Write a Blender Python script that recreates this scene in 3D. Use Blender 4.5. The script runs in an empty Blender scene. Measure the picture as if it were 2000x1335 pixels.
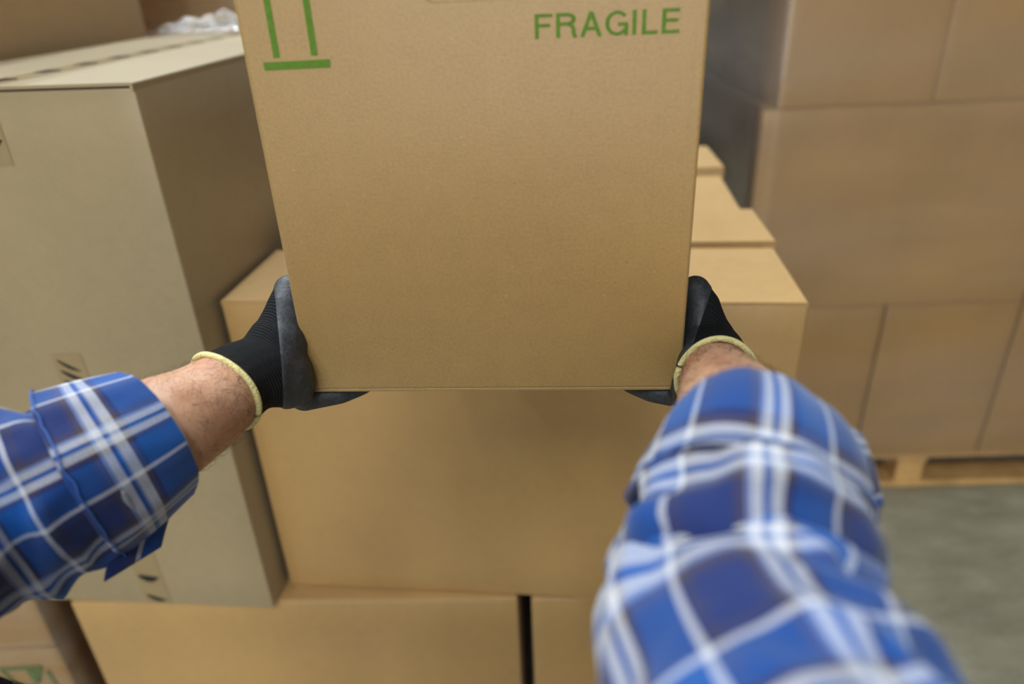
import bpy, bmesh, math, random
import numpy as np
from mathutils import Vector, Matrix, noise

# ---------------------------------------------------------------- camera, world, lights, exposure
scene = bpy.context.scene
COL = scene.collection
F, PITCH, ROLL, HCAM = 1402.0, math.radians(27.41), math.radians(2.606), 1.65
CAMPOS = Vector((0, 0, HCAM))
_fwd = Vector((0, math.cos(PITCH), -math.sin(PITCH)))
_up0 = Vector((0, math.sin(PITCH), math.cos(PITCH)))
_rt0 = Vector((1, 0, 0))
RT = math.cos(ROLL) * _rt0 - math.sin(ROLL) * _up0
UP = math.sin(ROLL) * _rt0 + math.cos(ROLL) * _up0
cam = bpy.data.cameras.new('camera')
cam.sensor_width = 36.0
cam.lens = F / 2000 * 36
cam.clip_start = 0.02
cam.dof.use_dof = True
cam.dof.focus_distance = 0.66
cam.dof.aperture_fstop = 2.6
camo = bpy.data.objects.new('camera', cam)
COL.objects.link(camo)
M = Matrix((RT, UP, -_fwd)).transposed().to_4x4()
M.translation = CAMPOS
camo.matrix_world = M
scene.camera = camo

world = bpy.data.worlds.new('world')
world.use_nodes = True
world.node_tree.nodes['Background'].inputs[0].default_value = (0.80, 0.9, 1.0, 1)
world.node_tree.nodes['Background'].inputs[1].default_value = 1.0
scene.world = world


def area_light(name, loc, rot, sx, sy, energy, color):
    l = bpy.data.lights.new(name, 'AREA')
    l.shape = 'RECTANGLE'
    l.size, l.size_y, l.energy, l.color = sx, sy, energy, color
    o = bpy.data.objects.new(name, l)
    COL.objects.link(o)
    o.location = loc
    o.rotation_euler = rot
    return o


# daylight entering by the open loading door behind the photographer
area_light('door_daylight_offscreen', (-0.6, -5.9, 2.6), (math.radians(90), 0, 0), 5.0, 4.2, 165, (1.0, 0.95, 0.86))
LAMP_ENERGY = 80
LAMPS = [(x, y) for x in (-3.2, -1.6, -0.3) for y in (-3.6, 1.6, 4.6)]
scene.view_settings.view_transform = 'Standard'
scene.view_settings.look = 'None'
scene.view_settings.gamma = 1.0
scene.view_settings.use_curve_mapping = False
scene.view_settings.exposure = 0.12


# ---------------------------------------------------------------- helpers
def ray(u, v):
    return _fwd + RT * ((u - 1000) / F) - UP * ((v - 667.5) / F)


def P(u, v, d):
    return CAMPOS + ray(u, v) * d


def on_plane(u, v, o, n):
    d = ray(u, v)
    return CAMPOS + d * ((o - CAMPOS).dot(n) / d.dot(n))


def tag(o, label=None, cat=None, group=None, kind=None):
    if label: o['label'] = label
    if cat: o['category'] = cat
    if group: o['group'] = group
    if kind: o['kind'] = kind
    return o


def empty(name, loc, rz=0.0):
    o = bpy.data.objects.new(name, None)
    o.empty_display_size = 0.05
    COL.objects.link(o)
    o.location = loc
    o.rotation_euler = (0, 0, rz)
    return o


def obj(name, data, mat, parent=None, smooth=False):
    if isinstance(data, bmesh.types.BMesh):
        me = bpy.data.meshes.new(name)
        bmesh.ops.recalc_face_normals(data, faces=data.faces)
        data.to_mesh(me)
        data.free()
    else:
        me = data
    if mat is not None and not me.materials:
        me.materials.append(mat)
    if smooth:
        me.polygons.foreach_set('use_smooth', [True] * len(me.polygons))
    o = bpy.data.objects.new(name, me)
    COL.objects.link(o)
    if parent: o.parent = parent
    return o


def box_bm(bm, x0, x1, y0, y1, z0, z1, bevel=0.0):
    r = bmesh.ops.create_cube(bm, size=1.0)
    vs = r['verts']
    for v in vs:
        v.co = Vector((x0 + (v.co.x + .5) * (x1 - x0), y0 + (v.co.y + .5) * (y1 - y0), z0 + (v.co.z + .5) * (z1 - z0)))
    if bevel > 0:
        es = list({e for v in vs for e in v.link_edges})
        bmesh.ops.bevel(bm, geom=es, offset=bevel, segments=3, profile=0.5, affect='EDGES')
    return bm


def slab(x0, x1, y0, y1, z0, z1, bevel=0.0):
    return box_bm(bmesh.new(), x0, x1, y0, y1, z0, z1, bevel)


def flat_poly(bm, pts, n, th):
    """thin prism standing on its outline: pts are 3D, n the outward normal"""
    a = [bm.verts.new(p) for p in pts]
    b = [bm.verts.new(Vector(p) + n * th) for p in pts]
    bm.faces.new(a)
    bm.faces.new(b)
    for i in range(len(a)):
        j = (i + 1) % len(a)
        bm.faces.new((a[i], a[j], b[j], b[i]))


# ---------------------------------------------------------------- materials
def new_mat(name):
    m = bpy.data.materials.new(name)
    m.use_nodes = True
    nt = m.node_tree
    b = nt.nodes['Principled BSDF']
    return m, nt, b, nt.nodes, nt.links


def srgb(r, g, b):
    f = lambda c: (c / 255 / 12.92) if c / 255 <= 0.04045 else ((c / 255 + 0.055) / 1.055) ** 2.4
    return (f(r), f(g), f(b), 1)


def node(nt, kind, **kw):
    n = nt.nodes.new(kind)
    for k, v in kw.items():
        if k.startswith('i_'):
            n.inputs[k[2:].replace('_', ' ')].default_value = v
        else:
            setattr(n, k, v)
    return n


def ramp(nt, stops, interp='LINEAR'):
    n = nt.nodes.new('ShaderNodeValToRGB')
    cr = n.color_ramp
    cr.interpolation = interp
    cr.elements.remove(cr.elements[1])
    cr.elements[0].position, cr.elements[0].color = stops[0]
    for p, c in stops[1:]:
        e = cr.elements.new(p)
        e.color = c
    return n


def math_node(nt, op, a, b=None, c=None):
    n = nt.nodes.new('ShaderNodeMath')
    n.operation = op
    for i, x in enumerate((a, b, c)):
        if x is None: continue
        if isinstance(x, (int, float)):
            n.inputs[i].default_value = x
        else:
            nt.links.new(x, n.inputs[i])
    return n.outputs[0]


def mix_col(nt, fac, a, b, mode='MIX'):
    n = nt.nodes.new('ShaderNodeMix')
    n.data_type = 'RGBA'
    n.blend_type = mode
    for sock, x in ((n.inputs[0], fac), (n.inputs[6], a), (n.inputs[7], b)):
        if isinstance(x, (int, float)):
            sock.default_value = x
        elif isinstance(x, tuple):
            sock.default_value = x
        else:
            nt.links.new(x, sock)
    return n.outputs[2]


def cardboard(name, col, fleck=1.0, rough=0.42, glare_sheen=0.0):
    m, nt, b, N, L = new_mat(name)
    tc = N.new('ShaderNodeTexCoord')
    big = node(nt, 'ShaderNodeTexNoise', i_Scale=3.0, i_Detail=3.0)
    fine = node(nt, 'ShaderNodeTexNoise', i_Scale=420.0, i_Detail=2.0)
    mid = node(nt, 'ShaderNodeTexNoise', i_Scale=45.0, i_Detail=5.0, i_Roughness=0.7)
    speck = node(nt, 'ShaderNodeTexVoronoi', i_Scale=130.0)
    pick = node(nt, 'ShaderNodeTexNoise', i_Scale=61.0, i_Detail=0.0)
    for n in (big, fine, mid, speck, pick):
        L.new(tc.outputs['Object'], n.inputs['Vector'])
    dark = tuple(c * 0.80 for c in col[:3]) + (1,)
    lite = tuple(min(1, c * 1.17) for c in col[:3]) + (1,)
    r1 = ramp(nt, [(0.30, dark), (0.5, col), (0.72, lite)])
    s = math_node(nt, 'ADD', math_node(nt, 'MULTIPLY', fine.outputs['Fac'], 0.45 * fleck), math_node(nt, 'MULTIPLY', mid.outputs['Fac'], 0.25))
    s = math_node(nt, 'ADD', s, math_node(nt, 'MULTIPLY', big.outputs['Fac'], 0.3 + 0.45 * (1 - fleck)))
    L.new(s, r1.inputs[0])
    # tiny pale and dark fibres caught in the pulp
    sp = math_node(nt, 'LESS_THAN', speck.outputs['Distance'], 0.09)
    hi = math_node(nt, 'MULTIPLY', sp, math_node(nt, 'GREATER_THAN', pick.outputs['Fac'], 0.66))
    lo = math_node(nt, 'MULTIPLY', sp, math_node(nt, 'LESS_THAN', pick.outputs['Fac'], 0.31))
    c = mix_col(nt, math_node(nt, 'MULTIPLY', hi, 0.28), r1.outputs[0], (0.75, 0.62, 0.40, 1))
    c = mix_col(nt, math_node(nt, 'MULTIPLY', lo, 0.45), c, (0.07, 0.045, 0.02, 1))
    L.new(c, b.inputs['Base Color'])
    b.inputs['Roughness'].default_value = rough
    b.inputs['Specular IOR Level'].default_value = 0.7
    b.inputs['Sheen Weight'].default_value = glare_sheen      # whitish sheen added to pale the box tops, imitating glare
    b.inputs['Sheen Roughness'].default_value = 0.55
    # faint flute lines under the liner
    sep = N.new('ShaderNodeSeparateXYZ')
    L.new(tc.outputs['Object'], sep.inputs[0])
    wv = math_node(nt, 'SINE', math_node(nt, 'MULTIPLY', math_node(nt, 'ADD', sep.outputs[0], sep.outputs[1]), 2 * math.pi / 0.008))
    h = math_node(nt, 'ADD', math_node(nt, 'MULTIPLY', wv, 0.03), fine.outputs['Fac'])
    h = math_node(nt, 'ADD', h, math_node(nt, 'MULTIPLY', big.outputs['Fac'], 6.0))
    bp = node(nt, 'ShaderNodeBump', i_Strength=0.15, i_Distance=0.0012)
    L.new(h, bp.inputs['Height'])
    L.new(bp.outputs[0], b.inputs['Normal'])
    return m


KRAFT = cardboard('kraft_board', srgb(167, 132, 75), glare_sheen=0.12)
KRAFT_PLAIN = cardboard('plain_kraft_board', srgb(182, 143, 86), 0.5, glare_sheen=0.12)
KRAFT_PALE = cardboard('pale_grey_board', srgb(154, 135, 100), 0.6, glare_sheen=0.12)


def plain(name, col, rough=0.6, spec=0.4, metal=0.0, noise_amt=0.0, scale=30.0, bump=0.0):
    m, nt, b, N, L = new_mat(name)
    b.inputs['Roughness'].default_value = rough
    b.inputs['Specular IOR Level'].default_value = spec
    b.inputs['Metallic'].default_value = metal
    b.inputs['Base Color'].default_value = col
    if noise_amt > 0 or bump > 0:
        tc = N.new('ShaderNodeTexCoord')
        n = node(nt, 'ShaderNodeTexNoise', i_Scale=scale, i_Detail=5.0)
        L.new(tc.outputs['Object'], n.inputs['Vector'])
        if noise_amt > 0:
            a = tuple(c * (1 - noise_amt) for c in col[:3]) + (1,)
            c2 = tuple(min(1, c * (1 + noise_amt)) for c in col[:3]) + (1,)
            r = ramp(nt, [(0.3, a), (0.7, c2)])
            L.new(n.outputs['Fac'], r.inputs[0])
            L.new(r.outputs[0], b.inputs['Base Color'])
        if bump > 0:
            bp = node(nt, 'ShaderNodeBump', i_Strength=0.6, i_Distance=bump)
            L.new(n.outputs['Fac'], bp.inputs['Height'])
            L.new(bp.outputs[0], b.inputs['Normal'])
    return m


GREEN_INK = plain('green_ink', srgb(92, 126, 42), 0.75, 0.2, noise_amt=0.12, scale=350)
BLACK_INK = plain('black_ink', srgb(24, 25, 28), 0.4, 0.4)
TAPE = plain('packing_tape', srgb(150, 130, 94), 0.38, 0.5, noise_amt=0.04)
WOOD = plain('pallet_wood', srgb(206, 164, 104), 0.75, 0.3, noise_amt=0.18, scale=14, bump=0.001)
WALL = plain('painted_wall', srgb(120, 116, 106), 0.85, 0.2, noise_amt=0.03, scale=2)
CEIL = plain('ceiling_sheet', srgb(120, 120, 120), 0.85, 0.2)
METAL = plain('lamp_housing', srgb(215, 215, 215), 0.4, 0.5)
TRIM = plain('trim_thread', srgb(226, 214, 140), 0.85, 0.2)


def emit_mat(name, col, s):
    m, nt, b, N, L = new_mat(name)
    b.inputs['Emission Color'].default_value = col
    b.inputs['Emission Strength'].default_value = s
    return m


LAMP_GLOW = emit_mat('lamp_diffuser', (0.9, 0.96, 1.0, 1), 6.0)


def concrete():
    m, nt, b, N, L = new_mat('concrete_floor')
    tc = N.new('ShaderNodeTexCoord')
    a = node(nt, 'ShaderNodeTexNoise', i_Scale=1.6, i_Detail=8.0, i_Roughness=0.65)
    f = node(nt, 'ShaderNodeTexNoise', i_Scale=60.0, i_Detail=4.0)
    mp = N.new('ShaderNodeMapping')
    mp.inputs['Scale'].default_value = (2.2, 7.0, 1)
    mp.inputs['Rotation'].default_value = (0, 0, 0.9)
    st = node(nt, 'ShaderNodeTexNoise', i_Scale=1.5, i_Detail=6.0, i_Roughness=0.7)
    L.new(tc.outputs['Object'], mp.inputs[0])
    L.new(mp.outputs[0], st.inputs['Vector'])
    for n in (a, f): L.new(tc.outputs['Object'], n.inputs['Vector'])
    s = math_node(nt, 'ADD', math_node(nt, 'MULTIPLY', a.outputs['Fac'], 0.4), math_node(nt, 'MULTIPLY', st.outputs['Fac'], 0.5))
    s = math_node(nt, 'ADD', s, math_node(nt, 'MULTIPLY', f.outputs['Fac'], 0.1))
    r = ramp(nt, [(0.32, srgb(102, 96, 78)), (0.5, srgb(134, 128, 106)), (0.66, srgb(164, 158, 136))])
    L.new(s, r.inputs[0])
    L.new(r.outputs[0], b.inputs['Base Color'])
    b.inputs['Roughness'].default_value = 0.55
    bp = node(nt, 'ShaderNodeBump', i_Strength=0.3, i_Distance=0.002)
    L.new(f.outputs['Fac'], bp.inputs['Height'])
    L.new(bp.outputs[0], b.inputs['Normal'])
    return m


def film_mat(name, veil, stretch=(3, 3, 40), bump=0.004):
    """clear stretch film: see-through, glossy, wrinkled, a faint milky veil"""
    m, nt, b, N, L = new_mat(name)
    out = N['Material Output']
    tc = N.new('ShaderNodeTexCoord')
    mp = N.new('ShaderNodeMapping')
    mp.inputs['Scale'].default_value = stretch
    L.new(tc.outputs['Object'], mp.inputs[0])
    n1 = node(nt, 'ShaderNodeTexNoise', i_Scale=1.0, i_Detail=5.0, i_Roughness=0.6)
    n2 = node(nt, 'ShaderNodeTexNoise', i_Scale=0.35, i_Detail=3.0)
    L.new(mp.outputs[0], n1.inputs['Vector'])
    L.new(mp.outputs[0], n2.inputs['Vector'])
    b.inputs['Base Color'].default_value = (0.66, 0.62, 0.57, 1)
    b.inputs['Roughness'].default_value = 0.22
    b.inputs['Specular IOR Level'].default_value = 0.6
    bp = node(nt, 'ShaderNodeBump', i_Strength=0.8, i_Distance=bump)
    L.new(n1.outputs['Fac'], bp.inputs['Height'])
    L.new(bp.outputs[0], b.inputs['Normal'])
    tr = N.new('ShaderNodeBsdfTransparent')
    gl = node(nt, 'ShaderNodeBsdfGlossy', i_Roughness=0.13)
    L.new(bp.outputs[0], gl.inputs['Normal'])
    fr = node(nt, 'ShaderNodeFresnel', i_IOR=1.4)
    L.new(bp.outputs[0], fr.inputs['Normal'])
    mx = N.new('ShaderNodeMixShader')
    r = ramp(nt, [(0.38, (veil * 0.25,) * 3 + (1,)), (0.62, (veil * 1.6,) * 3 + (1,))])
    L.new(n2.outputs['Fac'], r.inputs[0])
    L.new(r.outputs[0], mx.inputs[0])
    L.new(tr.outputs[0], mx.inputs[1])
    L.new(b.outputs[0], mx.inputs[2])
    mx2 = N.new('ShaderNodeMixShader')
    L.new(fr.outputs[0], mx2.inputs[0])
    L.new(mx.outputs[0], mx2.inputs[1])
    L.new(gl.outputs[0], mx2.inputs[2])
    L.new(mx2.outputs[0], out.inputs['Surface'])
    return m


FILM = film_mat('stretch_film', 0.08, (1.4, 1.4, 7), 0.004)
FILM_HEAVY = film_mat('stretch_film_heavy', 0.10, (9, 9, 30), 0.006)
FILM_CRUMPLE = film_mat('crumpled_film', 0.12, (14, 14, 14), 0.01)
CONCRETE = concrete()

# ---------------------------------------------------------------- the hall
struct = lambda name, bm, mat: tag(obj(name, bm, mat), kind='structure')
struct('floor', slab(-6.2, 7.2, -6.2, 7.2, -0.2, 0.0), CONCRETE)
struct('wall_back', slab(-6.2, 7.2, 7.0, 7.2, 0, 6.0), WALL)
struct('wall_left', slab(-6.2, -6.0, -6.0, 7.0, 0, 6.0), WALL)
struct('wall_right', slab(7.0, 7.2, -6.0, 7.0, 0, 6.0), WALL)
wf = bmesh.new()
box_bm(wf, -6.2, -3.15, -6.2, -6.0, 0, 6.0)
box_bm(wf, 1.95, 7.2, -6.2, -6.0, 0, 6.0)
box_bm(wf, -3.15, 1.95, -6.2, -6.0, 4.75, 6.0)
struct('wall_front', wf, WALL)
struct('ceiling', slab(-6.2, 7.2, -6.2, 7.2, 6.0, 6.2), CEIL)

for i, (lx, ly) in enumerate(LAMPS):
    root = empty('ceiling_light_offscreen', (lx, ly, 5.6))
    hb = slab(-0.12, 0.12, -1.25, 1.25, 0.02, 0.10, 0.01)
    obj('housing', hb, METAL, root)
    obj('diffuser_offscreen', slab(-0.10, 0.10, -1.23, 1.23, 0.0, 0.02, 0.004), LAMP_GLOW, root)
    for yy in (-0.6, 0.6):
        obj('hanger', slab(-0.006, 0.006, yy - 0.006, yy + 0.006, 0.10, 0.40), METAL, root)
    tag(root, {0: 'long white ceiling lamp hung near the open loading door', 1: 'long white ceiling lamp hung above the stacked boxes',
               2: 'long white ceiling lamp hung close to the back wall'}[i % 3], 'lamp', 'ceiling lamps of the hall')
    area_light('lamp_light_offscreen', (lx, ly, 5.58), (0, 0, 0), 0.25, 2.46, LAMP_ENERGY, (0.82, 0.92, 1.0))


# ---------------------------------------------------------------- cardboard boxes
def carton(name, corner, yaw, w, d, h, mat, label, group=None, bulge=0.004, flaps=True, seam='y', flap_gap=0.0, seed=0, overlap=0.0):
    """carton whose front lower left corner stands at `corner`; local x along the front, y into the depth.
    Parts: body (closed shell with slightly bulging walls) and two top flaps."""
    root = empty(name, corner, yaw)
    rnd = random.Random(seed)
    ft = 0.004
    zb = h - (ft + flap_gap if flaps else 0)
    bm = bmesh.new()
    box_bm(bm, 0, w, 0, d, 0, zb)
    bmesh.ops.subdivide_edges(bm, edges=bm.edges[:], cuts=11, use_grid_fill=True)
    for v in bm.verts:
        x, y, z = v.co
        fx, fy, fz = (2 * x / w - 1), (2 * y / d - 1), (2 * z / zb - 1)
        e = 1e-6
        bx, by, bz = (1 - fx * fx), (1 - fy * fy), (1 - fz * fz)
        if abs(abs(fy) - 1) < e: v.co.y += math.copysign(1, fy) * bulge * bx * bz
        if abs(abs(fx) - 1) < e: v.co.x += math.copysign(1, fx) * bulge * by * bz
    # soft rounding of the twelve board folds
    sharp = [e for e in bm.edges if len(e.link_faces) == 2 and e.calc_face_angle(0) > 1.0]
    bmesh.ops.bevel(bm, geom=sharp, offset=0.0028, segments=3, profile=0.5, affect='EDGES')
    body = obj('body', bm, mat, root, smooth=True)
    if flaps:
        g = 0.0012
        spans = [(-overlap, d / 2 - g), (d / 2 + g, d)] if seam == 'x' else [(0, w / 2 - g), (w / 2 + g, w)]
        for (a, b2) in spans:
            if seam == 'x':
                fb = slab(0.001, w - 0.001, a + (0.0 if a < 0 else 0.001), b2, h - ft, h, 0.0012)
            else:
                xo, xi = (a, b2) if a == 0 else (b2, a)
                sg = 1 if xi > xo else -1
                prof_ = [(xo, zb - 0.003), (xo, h - 0.0025), (xo + sg * 0.0008, h - 0.0008), (xo + sg * 0.0025, h), (xi, h), (xi, h - ft), (xo + sg * 0.004, h - ft), (xo + sg * 0.004, zb - 0.003)]
                fb = bmesh.new()
                flat_poly(fb, [Vector((px_, -overlap, pz_)) for px_, pz_ in prof_], Vector((0, 1, 0)), d - 0.001 + overlap)
            obj('top_flap', fb, mat, root)
    tag(root, label, 'box', group)
    return root


YC, YL = -0.118, -0.108
# two low cartons that carry everything in the middle
carton('cardboard_box', (-0.859, 0.998, 0), -0.048, 0.848, 1.06, 0.62, KRAFT_PLAIN,
       'wide low kraft box under the tall pale box', 'low boxes carrying the others', 0.003, seam='x', seed=1)
carton('cardboard_box', (0.014, 0.957, 0), -0.030, 0.47, 1.06, 0.619, KRAFT_PLAIN,
       'low kraft box beside the dark gap, under the right end of the wide box', 'low boxes carrying the others', 0.003, seam='x', seed=2)
# the wide box behind the carried one and the row behind it
carton('cardboard_box', (-0.445, 1.018, 0.6205), YC, 0.872, 0.222, 0.596, KRAFT_PLAIN,
       'wide kraft box right behind the carried box, front one of the row', 'row of flat boxes', 0.003, seam='y', seed=3)


def along(base, yaw, a, b):
    return (base[0] + a * math.cos(yaw) - b * math.sin(yaw), base[1] + a * math.sin(yaw) + b * math.cos(yaw))


for k, (xr, yr, yw, dd, zt, lab) in enumerate([
        (0.462, 1.166, -0.095, 0.185, 1.2175, 'second kraft box of the row, between the front one and the third'),
        (0.462, 1.362, -0.120, 0.262, 1.212, 'third kraft box of the row, set back with a dark slit before it'),
        (0.513, 1.660, -0.080, 0.22, 1.222, 'rearmost kraft box of the row, standing before the wrapped stack')]):
    wd = (0.80, 0.80, 0.45)[k]
    c0 = along((xr, yr), yw, -wd, 0)
    carton('cardboard_box', (c0[0], c0[1], 0.6205), yw, wd, dd, zt - 0.6205, KRAFT_PLAIN, lab, 'row of flat boxes', 0.002, seam='y', seed=4 + k)

# tall pale box on the left with printed tape
LBW, LBD, LBH = 0.444, 1.02, 0.923
lb = carton('cardboard_box', (-0.903, 1.008, 0.6205), YL, LBW, LBD, LBH, KRAFT_PALE,
            'tall pale grey-brown box with black printed tape on its front', None, 0.004, seam='y', flap_gap=0.003, seed=8, overlap=0.002)


TW = 0.05
def tape_strip(parent, x0, x1, a, b, plane, off, y0=0.0):
    bm = slab(x0, x1, -off - 0.0006, -off, a, b) if plane == 'front' else slab(x0, x1, a, b, off, off + 0.0006)
    return obj('tape', bm, TAPE, parent)


cx = LBW / 2
lbu = Vector((math.cos(YL), math.sin(YL), 0))
lbv = Vector((-math.sin(YL), math.cos(YL), 0))
LB0 = Vector((-0.903, 1.008, 0.6205))
def lb_local(u, v):
    p = on_plane(u, v, LB0, lbv) - LB0
    return Vector((p.dot(lbu), 0, p.z))
# lower strip on the front: runs from the foot up to the middle of the wall, following the bulge
def bulge_y(x, z): return 0.004 * (1 - (2 * z / LBH - 1) ** 2) * (1 - (2 * x / LBW - 1) ** 2) + 0.0003
bm = bmesh.new()
ztop = lb_local(125, 688).z
zs = [0.002 + i * (ztop - 0.002) / 16 for i in range(17)]
rows = []
for z in zs:
    rows.append([bm.verts.new((cx - TW / 2, -bulge_y(cx, z) - 0.0004, z)), bm.verts.new((cx + TW / 2, -bulge_y(cx, z) - 0.0004, z))])
for r0, r1 in zip(rows, rows[1:]): bm.faces.new((r0[0], r0[1], r1[1], r1[0]))
ft = obj('tape', bm, TAPE, lb)
ft['label'] = 'clear tan packing tape up the front'
def swoosh(z, wd, ht, drop, par):
    """tapered stroke: starts blunt at its upper left, thins out to the lower right"""
    n = 12
    up, lo = [], []
    for i in range(n + 1):
        t = i / n
        x = cx - wd / 2 + wd * t
        zc = z - drop * t
        th_ = ht * math.sin(math.pi * min(1, t * 0.9 + 0.12)) ** 0.9
        up.append(Vector((x, -bulge_y(cx, z) - 0.0009, zc)))
        lo.append(Vector((x, -bulge_y(cx, z) - 0.0009, zc - th_ - 0.0004)))
    b_ = bmesh.new()
    flat_poly(b_, up + lo[::-1], Vector((0, -1, 0)), 0.0003)
    obj('printed_mark', b_, BLACK_INK, par)
z1 = lb_local(108, 699).z
for i, (dz, ht) in enumerate(((0, .006), (.018, .007), (.036, .010), (.060, .012), (.085, .012))):
    swoosh(z1 - dz, 0.034, ht, 0.020 - 0.003 * i, ft)
for q in (0.32, 0.27, 0.22):
    swoosh(q, 0.036, 0.012, 0.010, ft)
swoosh(lb_local(268, 1119).z, 0.040, 0.015, 0.006, ft)
swoosh(lb_local(285, 1158).z, 0.036, 0.010, 0.014, ft)
tt = tape_strip(lb, cx - TW / 2, cx + TW / 2, -0.001, LBD, 'top', LBH + 0.0002)
tt['label'] = 'packing tape along the top seam'
for i in range(11):
    pr = bmesh.new()
    yy_ = 0.05 + i * 0.092
    flat_poly(pr, [Vector((cx + dx, yy_ + dy, LBH + 0.0009)) for dx, dy in ((-0.014, 0), (0.010, -0.012), (0.018, 0.014), (0.012, 0.026), (-0.010, 0.030))], Vector((0, 0, 1)), 0.0004)
    obj('printed_mark', pr, BLACK_INK, tt)
sl = slab(cx - 0.0015, cx + 0.0015, 0.0, LBD, LBH + 0.0009, LBH + 0.0013)
obj('seam_line', sl, TAPE, tt)
bm = bmesh.new()
rows = []
for i in range(9):
    z = LBH - 0.10 + 0.094 * i / 8
    rows.append([bm.verts.new((cx + k_ * TW / 2, -bulge_y(cx, z) - 0.0004, z)) for k_ in (-1, 1)])
for r0, r1 in zip(rows, rows[1:]): bm.faces.new((r0[0], r0[1], r1[1], r1[0]))
ft2 = obj('tape', bm, TAPE, lb)
swoosh(LBH - 0.055, 0.042, 0.020, 0.012, ft2)

# ---------------------------------------------------------------- the wrapped stack at the left
def pallet(x0, y0, yaw, w, d, label, mat=WOOD):
    root = empty('pallet', (x0, y0, 0), yaw)
    for i in range(3):
        ya = [0, d / 2 - 0.05, d - 0.1][i]
        obj('bottom_board', slab(0, w, ya, ya + 0.1, 0, 0.022, 0.002), mat, root)
        for j in range(3):
            xa = [0, w / 2 - 0.045, w - 0.09][j]
            obj('block', slab(xa, xa + 0.09, ya + 0.003, ya + 0.097, 0.022, 0.100, 0.003), mat, root)
    for j in range(3):
        xa = [0, w / 2 - 0.05, w - 0.1][j]
        obj('stringer_board', slab(xa, xa + 0.1, 0, d, 0.100, 0.122, 0.002), mat, root)
    n = 7
    for i in range(n):
        ya = i * (d - 0.1) / (n - 1)
        obj('deck_board', slab(0, w, ya, ya + 0.1, 0.122, 0.144, 0.002), mat, root)
    tag(root, label, 'pallet')
    return root


def film_shell(name, x0, y0, yaw, w, d, z0, z1, mat, label, off=0.006, seed=0, amp=0.003):
    """loose tube of film around a stack, four wrinkled walls"""
    bm = bmesh.new()
    per = [(-off, -off), (w + off, -off), (w + off, d + off), (-off, d + off)]
    ring = []
    nseg = 22
    for a in range(4):
        p, q = per[a], per[(a + 1) % 4]
        for i in range(nseg):
            t = i / nseg
            ring.append((p[0] + (q[0] - p[0]) * t, p[1] + (q[1] - p[1]) * t, a, t))
    nz = 40
    grid = []
    for j in range(nz + 1):
        z = z0 + (z1 - z0) * j / nz
        row = []
        for (x, y, a, t) in ring:
            n = noise.noise(Vector((x * 3 + seed, y * 3, z * 14))) + 0.5 * noise.noise(Vector((x * 9, y * 9 + seed, z * 40)))
            nx, ny = [(0, -1), (1, 0), (0, 1), (-1, 0)][a]
            k = amp * max(-0.6, n) * min(1, 6 * min(t, 1 - t) + 0.15)
            row.append(bm.verts.new((x + nx * k, y + ny * k, z)))
        grid.append(row)
    m = len(ring)
    for j in range(nz):
        for i in range(m):
            bm.faces.new((grid[j][i], grid[j][(i + 1) % m], grid[j + 1][(i + 1) % m], grid[j + 1][i]))
    o = obj(name, bm, mat, smooth=True)
    o.location = (x0, y0, 0)
    o.rotation_euler = (0, 0, yaw)
    tag(o, label, 'plastic film')
    return o


LX, LY = -0.925, 1.0
lw = 0.80
pallet(LX - lw, LY, 0, lw, 1.2, 'wooden pallet under the film-wrapped stack beside the tall pale box')
gl = carton('cardboard_box', (LX - lw, LY, 0.1445), 0, lw, 0.6, 0.355, KRAFT_PLAIN,
            'wrapped brown box printed with a green glass symbol, beside the low wide box', 'wrapped boxes left of the pale box', 0.003, seed=11)
carton('cardboard_box', (LX - lw, LY + 0.610, 0.1445), 0, lw, 0.58, 0.355, KRAFT_PLAIN,
       'wrapped brown box behind the one with the green glass symbol', 'wrapped boxes left of the pale box', 0.003, seed=12)
carton('cardboard_box', (LX - lw + 0.004, LY + 0.003, 0.500), 0, lw - 0.008, 1.19, 0.70, KRAFT_PLAIN,
       'big wrapped brown box carrying the tall shaded one', 'wrapped boxes left of the pale box', 0.003, seed=13)
carton('cardboard_box', (-1.66, 1.12, 1.2005), 0, 0.757, 0.905, 0.80, KRAFT_PLAIN,
       'tall brown box rising in shade beside the pale box', None, 0.003, seed=14)
film_shell('stretch_film', LX - lw, LY, 0, lw, 1.2, 0.03, 1.19, FILM_HEAVY, 'wrinkled clear film around the stack with the green glass symbol', 0.009, 3, 0.006)

# fragile glass symbol, local to that box's front wall
gs = bmesh.new()
def stroke(bm, pts, wd, mapf, n, th=0.0004):
    for (p, q) in zip(pts, pts[1:]):
        a, b = Vector(p), Vector(q)
        t = (b - a).normalized()
        s = Vector((-t.y, t.x)) * wd / 2
        e = t * wd * 0.02
        flat_poly(bm, [mapf(a - s - e), mapf(b - s + e), mapf(b + s + e), mapf(a + s - e)], n, th)
fm = lambda p: Vector((lw - 0.045 + p.x, -0.0036, 0.262 + p.y))
stroke(gs, [(-0.085, 0.04), (0.0, 0.042)], 0.008, fm, Vector((0, -1, 0)))
stroke(gs, [(-0.083, 0.04), (-0.07, 0.0), (-0.045, -0.018), (-0.02, 0.0), (-0.004, 0.04)], 0.007, fm, Vector((0, -1, 0)))
stroke(gs, [(-0.026, 0.035), (-0.022, 0.004)], 0.018, fm, Vector((0, -1, 0)))
stroke(gs, [(-0.045, -0.018), (-0.045, -0.07)], 0.008, fm, Vector((0, -1, 0)))
stroke(gs, [(-0.075, -0.072), (-0.015, -0.072)], 0.008, fm, Vector((0, -1, 0)))
stroke(gs, [(0.006, 0.03), (0.012, -0.03), (0.022, -0.05)], 0.007, fm, Vector((0, -1, 0)))
obj('glass_symbol', gs, GREEN_INK, gl)

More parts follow.
